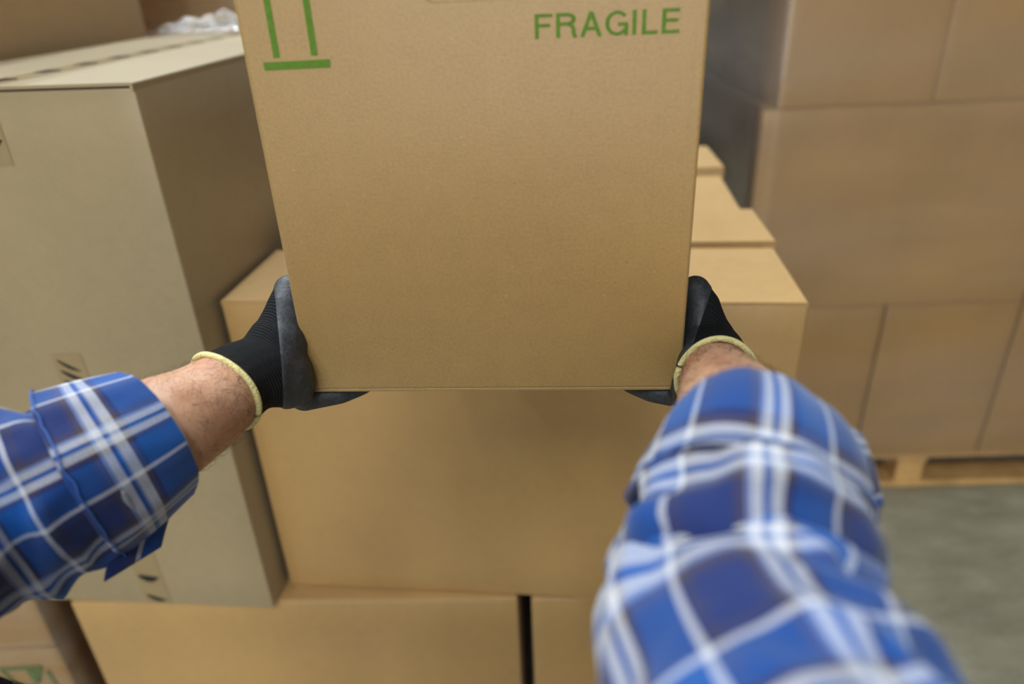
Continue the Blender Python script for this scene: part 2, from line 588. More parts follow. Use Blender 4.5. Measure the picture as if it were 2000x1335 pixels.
# ---------------------------------------------------------------- wrapped stack far behind the pale box
carton('cardboard_box', (-1.35, 2.45, 0), 0.05, 0.95, 0.8, 0.80, KRAFT_PLAIN,
       'wrapped box at the foot of the far stack behind the pale box', 'far wrapped boxes', 0.003, seed=21)
carton('cardboard_box', (-1.35, 2.45, 0.8005), 0.05, 0.95, 0.8, 0.74, KRAFT_PLAIN,
       'wrapped box in the middle of the far stack behind the pale box', 'far wrapped boxes', 0.003, seed=22)
carton('cardboard_box', (-1.33, 2.47, 1.541), 0.03, 0.90, 0.75, 0.60, KRAFT_PLAIN,
       'wrapped topmost box of the far stack behind the pale box', 'far wrapped boxes', 0.003, seed=23)
film_shell('stretch_film', -1.35, 2.45, 0.05, 0.95, 0.8, 0.02, 2.14, FILM_HEAVY, 'milky film around the far stack behind the pale box', 0.02, 9, 0.02)

cr = bmesh.new()
n = 44
g = []
for i in range(n + 1):
    row = []
    for j in range(n + 1):
        u, v = i / n, j / n
        e = min(1, 5 * min(u, 1 - u, v, 1 - v) + 0.1)
        x, y = (u - .5) * 0.36, (v - .5) * 0.22
        q = Vector((x * 11, y * 11, 3.3))
        z = 0.004 + e * (0.022 * abs(noise.noise(q)) * 2 + 0.010 * abs(noise.noise(q * 3)) * 2 + 0.010)
        row.append(cr.verts.new((x + 0.012 * noise.noise(q * 2), y + 0.012 * noise.noise(q * 2 + Vector((5, 0, 0))), z)))
    g.append(row)
for i in range(n):
    for j in range(n):
        cr.faces.new((g[i][j], g[i + 1][j], g[i + 1][j + 1], g[i][j + 1]))
fo = obj('film_scrap', cr, FILM_CRUMPLE, smooth=True)
fo.location = (-0.635, 1.905, 0.6205 + LBH + 0.0012)
fo.rotation_euler = (0, 0, -0.1)
tag(fo, 'crumpled clear plastic film lying at the back of the pale box top', 'plastic film')

# ---------------------------------------------------------------- wrapped stack on the right
SX, SY, SYAW = 0.695, 1.964, -0.029
def sp(a, b): return along((SX, SY), SYAW, a, b)
c0 = sp(0.03, 0.012)
pallet(c0[0], c0[1], SYAW, 1.24, 1.15, 'pale wooden pallet under the tall wrapped stack on the bare floor')
def srow(a, b, w, d, z0, z1, label, seed, yaw=0.0):
    q = sp(a, b)
    carton('cardboard_box', (q[0], q[1], z0), SYAW + yaw, w, d, z1 - z0, KRAFT_PLAIN, label, 'boxes of the tall wrapped stack', 0.001, seed=seed)
srow(0.0, 0.0, 0.436, 0.58, 0.1445, 0.705, 'box in the lowest layer of the tall wrapped stack, at its left corner', 31)
srow(0.444, 0.0, 0.40, 0.58, 0.1445, 0.705, 'box in the lowest layer of the tall wrapped stack, over the middle pallet block', 32)
srow(0.852, 0.0, 0.43, 0.58, 0.1445, 0.705, 'box in the lowest layer of the tall wrapped stack, at its far right end', 33)
srow(0.002, 0.588, 1.276, 0.56, 0.1445, 0.705, 'long box in the lowest layer of the tall wrapped stack, in the rear half', 34)
srow(0.0, 0.0, 0.842, 0.50, 0.7055, 1.292, 'big box in the middle layer of the tall wrapped stack, front left', 35)
srow(0.848, 0.0, 0.43, 0.50, 0.7055, 1.292, 'narrow box in the middle layer of the tall wrapped stack, at the right end', 36)
srow(0.002, 0.508, 1.276, 0.64, 0.7055, 1.292, 'long box in the middle layer of the tall wrapped stack, in the rear half', 37)
srow(0.040, 0.005, 0.405, 0.55, 1.2925, 1.88, 'top layer box of the tall wrapped stack, at the front left corner', 38)
srow(0.449, 0.009, 0.405, 0.55, 1.2925, 1.88, 'top layer box of the tall wrapped stack, in the middle of the front', 39)
srow(0.858, 0.009, 0.41, 0.55, 1.2925, 1.88, 'top layer box of the tall wrapped stack, at the right end of the front', 40)
srow(0.045, 0.57, 1.22, 0.57, 1.2925, 1.88, 'top layer long box of the tall wrapped stack, in the rear half', 41)
film_shell('stretch_film', SX, SY, SYAW, 1.284, 1.16, 0.12, 1.90, FILM, 'clear glossy film wound around the tall stack on the pallet', 0.010, 1, 0.004)

# ---------------------------------------------------------------- the carried box
HB = Vector((-0.187, 0.567, 1.316))
HY = math.radians(-4.36)
HW, HD, HH = 0.335, 0.285, 0.43
hu = Vector((math.cos(HY), math.sin(HY), 0))
hv = Vector((-math.sin(HY), math.cos(HY), 0))
hk = Vector((0, 0, 1))


def hb_local(u, v, y=0.0):
    """photo pixel -> point on the carried box's front wall, in the box's own frame"""
    p = on_plane(u, v, HB, hv) - HB
    return Vector((p.dot(hu), y, p.dot(hk)))


def HL(a, b, c): return HB + hu * a + hv * b + hk * c


held = empty('carried_box', HB, HY)
tag(held, 'kraft box printed FRAGILE in green, carried in two gloved hands', 'box')
# shell: front wall with a hand hole near the top, the rest a bevelled box
bm = bmesh.new()
hcx, hcz, hwid, hht = hb_local(935, 0).x, hb_local(935, 3).z + 0.013, 0.085, 0.026
outl = [(0, 0), (HW, 0), (HW, HH), (0, HH)]
hole = []
for k in range(24):
    a = 2 * math.pi * k / 24
    c, s = math.cos(a), math.sin(a)
    hole.append((hcx + (hwid - hht) / 2 * (1 if c > 0 else -1) + hht / 2 * c, hcz + hht / 2 * s))
r0, zt = 0.003, HH - 0.004
def yfront(x, z): return -0.0018 * (1 - (2 * x / HW - 1) ** 2) * (1 - (2 * z / HH - 1) ** 2)
ve = [bm.verts.new((x, 0, min(z, zt))) for (x, z) in [(r0, r0), (HW - r0, r0), (HW - r0, zt - r0), (r0, zt - r0)]]
vh = [bm.verts.new((x, 0, z)) for (x, z) in hole]
es = [bm.edges.new((l[i], l[(i + 1) % len(l)])) for l in (ve, vh) for i in range(len(l))]
bmesh.ops.triangle_fill(bm, use_beauty=True, edges=es)
vi = [bm.verts.new((v.co.x, 0.004, v.co.z)) for v in vh]
for i in range(len(vh)):
    j = (i + 1) % len(vh)
    bm.faces.new((vh[i], vh[j], vi[j], vi[i]))
# the rounded folds and the other walls
prof = [(r0 - r0 * math.sin(a), r0 - r0 * math.cos(a)) for a in [i * math.pi / 8 for i in range(5)]]
def loop_at(ins, y):
    x0, x1, z0, z1 = ins, HW - ins, ins, zt - ins
    return [(x0, y, z0), (x1, y, z0), (x1, y, z1), (x0, y, z1)]
prev = ve
for k, (ins, yy) in enumerate([(r0 * (1 - math.sin(a)), r0 * (1 - math.cos(a))) for a in [i * math.pi / 8 for i in range(1, 5)]] + [(0, HD)]):
    cur = [bm.verts.new(p) for p in loop_at(ins, yy)]
    for i in range(4):
        j = (i + 1) % 4
        bm.faces.new((prev[i], prev[j], cur[j], cur[i]))
    prev = cur
bm.faces.new(prev)
obj('body', bm, KRAFT, held)
obj('hand_hole_flap', slab(hcx - hwid / 2 - 0.004, hcx + hwid / 2 + 0.004, 0.006, 0.010, hcz - 0.02, hcz + 0.02, 0.001), KRAFT, held)
for (a, b2) in ((0.0015, HW / 2 - 0.001), (HW / 2 + 0.001, HW - 0.0015)):
    obj('top_flap', slab(a, b2, 0.0, HD, zt, HH, 0.001), KRAFT, held)
# crease at the right fold (second flute line beside the corner) and glued bottom edge
cre = bmesh.new()
box_bm(cre, HW - 0.0092, HW - 0.0084, -0.00025, 0.0005, 0.004, zt - 0.004)
obj('crease', cre, KRAFT, held)
cre = bmesh.new()
box_bm(cre, 0.002, HW - 0.002, 0.0006, HD - 0.001, -0.0025, 0.0006, 0.0008)
obj('bottom_flap', cre, KRAFT, held)

nf = Vector((0, -1, 0))
fp = lambda q: Vector((q.x, -0.0001, q.y))
# this-way-up symbol: two arrows over a bar
ar = bmesh.new()
def quad_px(pts): flat_poly(ar, [hb_local(u, v, -0.0001) for (u, v) in pts], nf, 0.0003)
quad_px([(514, 122), (645, 115.4), (646, 131.6), (517.5, 138)])
for (x0b, x1b, yb) in ((534.5, 547, 113), (608, 621, 108.5)):
    l, r = hb_local(x0b, yb, -0.0001), hb_local(x1b, yb - .5, -0.0001)
    wdt = r.x - l.x
    b0 = l.z
    flat_poly(ar, [Vector((l.x, -0.0001, b0)), Vector((r.x, -0.0001, b0)), Vector((r.x, -0.0001, b0 + 0.082)), Vector((l.x, -0.0001, b0 + 0.082))], nf, 0.0003)
    mx = (l.x + r.x) / 2
    flat_poly(ar, [Vector((mx - 0.013, -0.0001, b0 + 0.0825)), Vector((mx + 0.013, -0.0001, b0 + 0.0825)), Vector((mx, -0.0001, b0 + 0.106))], nf, 0.0003)
o = obj('arrow_symbol', ar, GREEN_INK, held)
o['label'] = 'green this-way-up symbol'
# FRAGILE, letter by letter
tl, tr = hb_local(1043, 28), hb_local(1328, 15)
bl, br = hb_local(1045, 76), hb_local(1327, 64)
cap = ((tl.z - bl.z) + (tr.z - br.z)) / 2
tw = br.x - bl.x
slope = (br.z - bl.z) / tw
ST = 0.136  # stroke weight in cap heights
def arc(cx_, cy_, rx, ry, a0, a1, n=12):
    return [(cx_ + rx * math.cos(math.radians(a0 + (a1 - a0) * i / n)), cy_ + ry * math.sin(math.radians(a0 + (a1 - a0) * i / n))) for i in range(n + 1)]
h = ST / 2
GLY = {
    'F': (0.62, [[(h, 0), (h, 1)], [(0, 1 - h), (0.60, 1 - h)], [(0, 0.53), (0.52, 0.53)]]),
    'R': (0.72, [[(h, 0), (h, 1)], [(0, 1 - h), (0.40, 1 - h)] + arc(0.40, 0.745, 0.20, 0.18, 90, -90) + [(0, 0.565 - 0.09 + h)],
                 [(0.40, 0.55), (0.52, 0.50), (0.585, 0.38), (0.60, 0.15), (0.66, 0.0)]]),
    'A': (0.74, [[(h * 0.9, 0), (0.36, 1)], [(0.36, 1), (0.72 - h * 0.9, 0)], [(0.15, 0.33), (0.57, 0.33)]]),
    'G': (0.80, [arc(0.39, 0.5, 0.33, 0.44, 38, 322, 22) , [(0.70, 0.0), (0.70, 0.46)], [(0.42, 0.46), (0.735, 0.46)]]),
    'I': (0.22, [[(h, 0), (h, 1)]]),
    'L': (0.56, [[(h, 0), (h, 1)], [(0, h), (0.53, h)]]),
    'E': (0.60, [[(h, 0), (h, 1)], [(0, h), (0.59, h)], [(0, 1 - h), (0.58, 1 - h)], [(0, 0.53), (0.54, 0.53)]]),
}
adv = sum(GLY[c][0] for c in 'FRAGILE')
gap = 0.10
sx = tw / (adv + gap * 6)
tx = bmesh.new()
xx = 0.0
def tm(p):
    X = (xx + p.x) * sx
    return Vector((bl.x + X, -0.0001, bl.z + slope * X + p.y * cap))
for ch in 'FRAGILE':
    wch, strokes = GLY[ch]
    for q_, s_ in enumerate(strokes):
        stroke(tx, s_, ST, tm, nf, 0.0003 + 0.00006 * q_)
    xx += wch + gap
o = obj('fragile_print', tx, GREEN_INK, held)
o['label'] = 'green capitals reading FRAGILE'

# ---------------------------------------------------------------- the person: body, shirt, gloves
def capsule(bm, p0, r0, p1, r1, n=18, m=5):
    p0, p1 = Vector(p0), Vector(p1)
    ax = p1 - p0
    L_ = ax.length
    if L_ < 1e-6:
        ax = Vector((0, 0, 1))
    ax.normalize()
    ref = Vector((0, 0, 1)) if abs(ax.z) < 0.9 else Vector((1, 0, 0))
    e1 = ax.cross(ref).normalized()
    e2 = ax.cross(e1)
    rings = []
    for i in range(1, m + 1):
        a = math.pi / 2 * i / m
        rings.append((p0 - ax * r0 * math.cos(a), r0 * math.sin(a)))
    for i in range(0, m):
        a = math.pi / 2 * i / m
        rings.append((p1 + ax * r1 * math.sin(a), r1 * math.cos(a)))
    vs = []
    for c, r in rings:
        vs.append([bm.verts.new(c + (e1 * math.cos(2 * math.pi * k / n) + e2 * math.sin(2 * math.pi * k / n)) * r) for k in range(n)])
    a0 = bm.verts.new(p0 - ax * r0)
    a1 = bm.verts.new(p1 + ax * r1)
    for k in range(n):
        j = (k + 1) % n
        bm.faces.new((a0, vs[0][j], vs[0][k]))
        bm.faces.new((a1, vs[-1][k], vs[-1][j]))
        for i in range(len(vs) - 1):
            bm.faces.new((vs[i][k], vs[i][j], vs[i + 1][j], vs[i + 1][k]))


def chain(bm, pts, k=1.0, grow=0.0):
    for (a, b) in zip(pts, pts[1:]):
        capsule(bm, a[0], a[1] * k + grow, b[0], b[1] * k + grow)


def melt(bm, voxel, it=6, fac=0.5):
    """join overlapping limbs into one continuous skin"""
    me = bpy.data.meshes.new('tmp')
    bmesh.ops.recalc_face_normals(bm, faces=bm.faces)
    bm.to_mesh(me)
    bm.free()
    o = bpy.data.objects.new('tmp', me)
    COL.objects.link(o)
    md = o.modifiers.new('r', 'REMESH')
    md.mode = 'VOXEL'
    md.voxel_size = voxel
    md.use_smooth_shade = True
    sm = o.modifiers.new('s', 'SMOOTH')
    sm.factor = fac
    sm.iterations = it
    dg = bpy.context.evaluated_depsgraph_get()
    dg.update()
    out = bpy.data.meshes.new_from_object(o.evaluated_get(dg))
    bpy.data.objects.remove(o)
    bpy.data.meshes.remove(me)
    return out


# ---- joints
S_SHO = {'l': Vector((-0.19, -0.04, 1.405)), 'r': Vector((0.185, -0.05, 1.395))}
ARM = {
    'l': [(P(440, 765, .600), .0345), (P(385, 805, .572), .038), (P(315, 842, .545), .0430), (P(180, 915, .515), .046), (P(0, 1002, .490), .047), (P(-200, 1105, .455), .047), (P(-340, 1190, .420), .046)],
    'r': [(P(1402, 738, .600), .0315), (P(1418, 775, .540), .0360), (P(1440, 830, .470), .0420), (P(1462, 895, .400), .0470), (P(1457, 1050, .365), .048), (P(1464, 1215, .335), .045), (P(1492, 1400, .285), .045)],
}
HAND = {}
def hand_chains(side):
    if side == 'l':
        L0 = lambda a, b, c: HL(a, b, c)
        cuff = [(P(440, 765, .600), .0350), (P(470, 742, .612), .0335), (P(512, 722, .622), .0310)]
        th = [(P(522, 712, .628), .030), (P(540, 672, .634), .0265), (P(548, 640, .637), .0205), (P(556, 600, .640), .0160), (P(564, 565, .646), .0125)]
        pal = [[(P(520, 722, .625), .030), (P(548, 728, .634), .0270), (P(566, 748, .640), .0215)],
               [(P(520, 740, .62), .026), (P(560, 757, .637), .0185), (P(588, 771, .650), .0115)]]
        sgn = 1.0
    else:
        L0 = lambda a, b, c: HL(HW - a, b, c)
        cuff = [(P(1402, 738, .600), .0328), (P(1395, 715, .622), .0320), (P(1386, 692, .640), .0305)]
        th = [(P(1385, 695, .650), .030), (P(1380, 664, .648), .0255), (P(1376, 636, .646), .0205), (P(1371, 598, .645), .0165), (P(1358, 567, .648), .0130)]
        pal = [[(P(1385, 700, .652), .030), (P(1362, 712, .645), .0255), (P(1349, 738, .640), .0200)],
               [(P(1390, 715, .645), .026), (P(1360, 742, .640), .0190), (P(1338, 768, .636), .0125)]]
    wrist = cuff[-1]
    fing = []
    for i, (b0, ln, r) in enumerate(((0.004, 0.050, .0098), (0.024, 0.064, .0105), (0.046, 0.070, .011), (0.068, 0.062, .0108))):
        base = L0(-0.020, b0, 0.004 if i else -0.002)
        k1 = L0(-0.010, b0 + 0.004, -0.0135 + 0.0005 * i)
        k2 = L0(ln * 0.45, b0 + 0.012, -r - 0.0030)
        k3 = L0(ln * 0.80, b0 + 0.024, -r * 0.95 - 0.0022)
        k4 = L0(ln, b0 + 0.034, -r * 0.85 - 0.0020)
        fing.append([(base, r * 1.25), (k1, r * 1.18), (k2, r), (k3, r * 0.92), (k4, r * 0.78)])
        pal.append([(wrist[0].lerp(base, 0.25), 0.025), (base, r * 1.35)])
    return cuff, th, pal, fing


def fill_hand(bm, side, k=1.0, grow=0.0, with_cuff=True):
    cuff, th, pal, fing = hand_chains(side)
    if with_cuff: chain(bm, cuff, k, grow)
    chain(bm, th, k, grow)
    for c in pal: chain(bm, c, k, grow)
    for c in fing: chain(bm, c, k, grow)


# ---- skin
def skin_mat():
    m, nt, b, N, L = new_mat('skin')
    tc = N.new('ShaderNodeTexCoord')
    n1 = node(nt, 'ShaderNodeTexNoise', i_Scale=26.0, i_Detail=5.0)
    n2 = node(nt, 'ShaderNodeTexNoise', i_Scale=700.0, i_Detail=3.0)
    for n in (n1, n2): L.new(tc.outputs['Object'], n.inputs['Vector'])
    r = ramp(nt, [(0.32, srgb(186, 128, 98)), (0.5, srgb(206, 154, 120)), (0.7, srgb(216, 170, 138))])
    L.new(n1.outputs['Fac'], r.inputs[0])
    L.new(r.outputs[0], b.inputs['Base Color'])
    b.inputs['Roughness'].default_value = 0.5
    b.inputs['Subsurface Weight'].default_value = 0.12
    b.inputs['Subsurface Radius'].default_value = (0.008, 0.003, 0.0015)
    b.inputs['Subsurface Scale'].default_value = 0.5
    bp = node(nt, 'ShaderNodeBump', i_Strength=0.25, i_Distance=0.0006)
    L.new(n2.outputs['Fac'], bp.inputs['Height'])
    L.new(bp.outputs[0], b.inputs['Normal'])
    return m


SKIN = skin_mat()
HAIR = plain('arm_hair', srgb(74, 48, 30), 0.6, 0.3)
bm = bmesh.new()
for s_ in 'lr':
    sh = S_SHO[s_]
    chain(bm, [(p, r) for p, r in ARM[s_]] + [(sh, .048)])
    capsule(bm, sh, .056, Vector((0, -0.07, 1.40)), .075)
    fill_hand(bm, s_, 0.84, 0.0)
    sx_ = -1 if s_ == 'l' else 1
    capsule(bm, (sx_ * 0.09, -0.08, 1.34), .095, (sx_ * 0.075, -0.10, 0.98), .088)       # trunk
    chain(bm, [((sx_ * 0.09, -0.10, 0.94), .085), ((sx_ * 0.11, -0.06, 0.50), .055), ((sx_ * 0.12, -0.10, 0.09), .036)])
    chain(bm, [((sx_ * 0.12, -0.12, 0.055), .034), ((sx_ * 0.14, 0.08, 0.045), .028)])
person = obj('person', melt(bm, 0.005, 8), SKIN, smooth=True)
tag(person, 'person in blue plaid shirt and black gloves holding a box with outstretched arms', 'person')


# hair on the forearms
def hairs(side, n, seed):
    rnd = random.Random(seed)
    bmh = bmesh.new()
    pts = ARM[side]
    a, c = pts[0][0], pts[2][0]
    ax = (c - a).normalized()
    to_cam = (CAMPOS - a).normalized()
    e1 = (to_cam - ax * to_cam.dot(ax)).normalized()
    e2 = ax.cross(e1)
    segs = [(pts[i][0], pts[i][1], pts[i + 1][0], pts[i + 1][1]) for i in range(3)]
    for _ in range(n):
        t = rnd.random() ** 1.2 * 2.6
        i = min(2, int(t))
        f = t - i
        p = segs[i][0].lerp(segs[i][2], f)
        r = segs[i][1] + (segs[i][3] - segs[i][1]) * f
        th = rnd.gauss(0.0, 1.0)
        nrm = e1 * math.cos(th) + e2 * math.sin(th)
        q = p + nrm * (r * 0.985)
        d = (-ax * rnd.uniform(-0.2, 1.0) + (e2 * math.cos(th) - e1 * math.sin(th)) * rnd.uniform(-1.0, 1.0)).normalized()
        ln = rnd.uniform(0.007, 0.016)
        prev = None
        lift = rnd.uniform(0.2, 0.9)
        for k in range(5):
            u = k / 4
            c_ = q + d * ln * u + nrm * ln * lift * (u - 0.75 * u * u)
            rr = 0.00009 * (1 - 0.7 * u)
            s1 = d.cross(nrm).normalized()
            ring = [bmh.verts.new(c_ + s1 * rr), bmh.verts.new(c_ - s1 * rr * 0.5 + nrm * rr * 0.87), bmh.verts.new(c_ - s1 * rr * 0.5 - nrm * rr * 0.87)]
            if prev:
                for w in range(3):
                    x = (w + 1) % 3
                    bmh.faces.new((prev[w], prev[x], ring[x], ring[w]))
            prev = ring
    o = obj('arm_hair', bmh, HAIR, person)
    o['kind'] = 'stuff'
    o['label'] = 'fine dark hair on the forearm'


hairs('l', 650, 5)
hairs('r', 500, 6)


# ---- plaid cloth
def plaid_mat():
    m, nt, b, N, L = new_mat('plaid_flannel')
    uv = N.new('ShaderNodeUVMap')
    nz = node(nt, 'ShaderNodeTexNoise', i_Scale=900.0, i_Detail=2.0)
    L.new(uv.outputs[0], nz.inputs['Vector'])
    sep = N.new('ShaderNodeSeparateXYZ')
    L.new(uv.outputs[0], sep.inputs[0])
    white, blue, navy = srgb(204, 202, 204), srgb(20, 80, 152), srgb(34, 48, 98)
    grey, brown, pale = srgb(52, 52, 80), srgb(76, 62, 62), srgb(128, 142, 180)
    st = [(0.0, white), (0.030, blue), (0.27, blue), (0.30, navy), (0.325, brown), (0.355, white), (0.42, pale), (0.435, blue), (0.465, white), (0.53, pale),
          (0.555, brown), (0.60, grey), (0.64, navy), (0.90, grey), (0.97, navy), (0.985, white)]
    cols = []
    for k, per in ((0, 0.070), (1, 0.074)):
        r = ramp(nt, st, 'CONSTANT')
        t = math_node(nt, 'FRACT', math_node(nt, 'DIVIDE', sep.outputs[k], per))
        L.new(t, r.inputs[0])
        cols.append(r.outputs[0])
    c = mix_col(nt, 0.5, cols[0], cols[1])
    c = mix_col(nt, 0.10, c, mix_col(nt, 1.0, cols[0], cols[1], 'LIGHTEN'))
    k = ramp(nt, [(0.3, (0.82, 0.82, 0.82, 1)), (0.7, (1.1, 1.1, 1.1, 1))])
    L.new(nz.outputs['Fac'], k.inputs[0])
    c = mix_col(nt, 1.0, c, k.outputs[0], 'MULTIPLY')
    L.new(c, b.inputs['Base Color'])
    b.inputs['Roughness'].default_value = 0.9
    b.inputs['Specular IOR Level'].default_value = 0.15
    b.inputs['Sheen Weight'].default_value = 0.25
    bp = node(nt, 'ShaderNodeBump', i_Strength=0.4, i_Distance=0.0006)
    L.new(nz.outputs['Fac'], bp.inputs['Height'])
    L.new(bp.outputs[0], b.inputs['Normal'])
    return m


PLAID = plaid_mat()
THREAD = plain('blue_thread', srgb(70, 104, 170), 0.85, 0.2)


def catmull(pts, t):
    n = len(pts) - 1
    i = min(n - 1, max(0, int(t)))
    f = t - i
    p0, p1, p2, p3 = pts[max(0, i - 1)], pts[i], pts[i + 1], pts[min(n, i + 2)]
    return 0.5 * ((2 * p1) + (p2 - p0) * f + (2 * p0 - 5 * p1 + 4 * p2 - p3) * f * f + (3 * p1 - p0 - 3 * p2 + p3) * f ** 3)


class Path:
    def __init__(self, pts, up):
        self.c = [catmull(pts, i * (len(pts) - 1) / 300) for i in range(301)]
        self.s = [0.0]
        for a, b in zip(self.c, self.c[1:]): self.s.append(self.s[-1] + (b - a).length)
        self.len = self.s[-1]
        t = (self.c[1] - self.c[0]).normalized()
        e = (up - t * up.dot(t)).normalized()
        self.e, self.t = [], []
        for i in range(301):
            t = (self.c[min(300, i + 1)] - self.c[max(0, i - 1)]).normalized()
            e = (e - t * e.dot(t)).normalized()
            self.e.append(e)
            self.t.append(t)

    def at(self, s):
        s = min(max(s, 0), self.len - 1e-6)
        lo, hi = 0, 300
        while hi - lo > 1:
            m = (lo + hi) // 2
            if self.s[m] <= s: lo = m
            else: hi = m
        f = (s - self.s[lo]) / max(1e-9, self.s[hi] - self.s[lo])
        return self.c[lo].lerp(self.c[hi], f), self.e[lo].lerp(self.e[hi], f), self.t[lo].lerp(self.t[hi], f).normalized()


def sleeve_mesh(name, path, rings, disp, n=120, u0=0.0, rad_u=0.35 / (2 * math.pi), arc=(0.5, 1.5)):
    """rings: (s, radius, v): swept cloth with uv in metres"""
    me = bpy.data.meshes.new(name)
    vs, fs, uvs = [], [], []
    for (s, r, v) in rings:
        c, e, t = path.at(s)
        e2 = t.cross(e)
        for k in range(n + 1):
            a = 2 * math.pi * (arc[0] + (arc[1] - arc[0]) * k / n)
            rr = r + disp(a, s)
            vs.append(c + (e * math.cos(a) + e2 * math.sin(a)) * rr)
            uvs.append((u0 + a * rad_u, v))
    w = n + 1
    for j in range(len(rings) - 1):
        for k in range(n):
            fs.append((j * w + k, j * w + k + 1, (j + 1) * w + k + 1, (j + 1) * w + k))
    me.from_pydata(vs, [], fs)
    ul = me.uv_layers.new(name='UVMap')
    lo = np.zeros(len(me.loops), dtype=np.int32)
    me.loops.foreach_get('vertex_index', lo)
    ul.data.foreach_set('uv', np.array(uvs, dtype=np.float32)[lo].ravel())
    me.materials.append(PLAID)
    return me


def interp(tab, s):
    for (a, ra), (b, rb) in zip(tab, tab[1:]):
        if s <= b:
            f = max(0, (s - a) / (b - a))
            f = f * f * (3 - 2 * f)
            return ra + (rb - ra) * f
    return tab[-1][1]


def wrinkle(seed, amp, fs, ft):
    def d(a, s):
        q = Vector((math.cos(a) * ft, math.sin(a) * ft, s * fs + seed))
        n = noise.noise(q) + 0.5 * noise.noise(q * 2.1 + Vector((7, 1, 0)))
        q2 = Vector((math.cos(a) * ft * 0.8 + s * fs * 0.7, math.sin(a) * ft * 0.8, s * fs * 0.8 + seed + 3))
        n += 0.9 * (0.35 - abs(noise.noise(q2)) * 2.2)
        return amp * max(n, -1.0)
    return d


# shirt trunk
bm = bmesh.new()
for sx_ in (-1, 1):
    capsule(bm, (sx_ * 0.095, -0.08, 1.345), .104, (sx_ * 0.085, -0.10, 0.93), .112)
    capsule(bm, (sx_ * 0.165, -0.055, 1.38), .074, (0, -0.08, 1.39), .085)
tm_ = melt(bm, 0.010, 10)
ul = tm_.uv_layers.new(name='UVMap')
lo = np.zeros(len(tm_.loops), dtype=np.int32)
tm_.loops.foreach_get('vertex_index', lo)
co = np.zeros(len(tm_.vertices) * 3, dtype=np.float32)
tm_.vertices.foreach_get('co', co)
co = co.reshape(-1, 3)
ul.data.foreach_set('uv', np.stack([np.arctan2(co[:, 0], -(co[:, 1] + 0.09)) * 0.16, co[:, 2]], 1)[lo].ravel())
shirt = obj('shirt', tm_, PLAID, person, smooth=True)
shirt['label'] = 'blue plaid flannel shirt with rolled sleeves'

# ---- sleeves
def solid(o, th):
    md = o.modifiers.new('cloth', 'SOLIDIFY')
    md.thickness = th
    md.offset = -1
    return o


TOCAM = lambda p: (CAMPOS - p).normalized()
# left
pl = [P(440, 765, .600), P(315, 842, .545), P(180, 915, .515), P(0, 1002, .490), P(-200, 1105, .455), P(-340, 1190, .420), S_SHO['l'].lerp(P(-340, 1190, .420), 0.45), S_SHO['l'] + Vector((0.03, -0.01, 0))]
pathL = Path(pl, TOCAM(pl[1]))
sC = 0.074   # arc length of the cuff's front rim from the wrist
wl = wrinkle(2.0, 0.0085, 26, 1.5)
def rings_from(tab, s0, s1, n, v0=0.0): return [(s0 + (s1 - s0) * i / n, interp(tab, s0 + (s1 - s0) * i / n), v0 + s0 + (s1 - s0) * i / n) for i in range(n + 1)]
tabL = [(sC + 0.035, .0560), (sC + 0.065, .0620), (sC + 0.12, .0655), (0.30, .0680), (0.36, .0700), (pathL.len, .075)]
def dispL(a, s):
    d = wl(a, s) * min(1, (s - sC) / 0.06 + 0.2)
    # deep cross folds gathering behind the cuff
    for (s0, amp, ph, w) in ((sC + 0.10, 0.007, 2.4, 0.012), (sC + 0.135, 0.006, 1.0, 0.012), (sC + 0.165, 0.008, 3.1, 0.014), (sC + 0.20, 0.006, 2.0, 0.014)):
        d += amp * math.exp(-((s - s0 - 0.016 * math.sin(a + ph)) / w) ** 2) * (0.4 + 0.6 * math.cos(a - ph))
    return d
sl_o = obj('sleeve', sleeve_mesh('sleeve', pathL, rings_from(tabL, sC + 0.035, pathL.len, 150), dispL, u0=0.0227), PLAID, shirt, smooth=True)
solid(sl_o, 0.0012)


def cuff_rings(sC, wid, r0, r1, back):
    R = []
    R += [(sC + wid * 0.75, r0 - .0048, -wid * .75), (sC + 0.006, r0 - .0040, -0.006), (sC + 0.0015, r0 - .0032, -0.002)]
    for i in range(1, 6):
        a = math.pi * i / 6
        R.append((sC - 0.0018 * math.sin(a), r0 - .0016 - .0016 * math.cos(a), 0.001 * i))
    n = 22
    for i in range(n + 1):
        t = i / n
        R.append((sC + 0.001 + wid * t, r0 + (r1 - r0) * t + 0.0012 * math.sin(t * math.pi), 0.006 + wid * t))
    R += [(sC + wid + 0.0022, r1 - .0010, 0.008 + wid), (sC + wid + 0.0022, r1 - .0030, 0.010 + wid), (sC + wid - 0.002, r1 - back, 0.014 + wid)]
    return R


wc = wrinkle(9.0, 0.0042, 14, 1.3)
co_ = obj('cuff', sleeve_mesh('cuff', pathL, cuff_rings(sC, 0.052, .0525, .0640, .006), lambda a, s: wc(a, sC + 0.02) + 0.4 * wc(a * 2, s), u0=0.0190), PLAID, shirt, smooth=True)
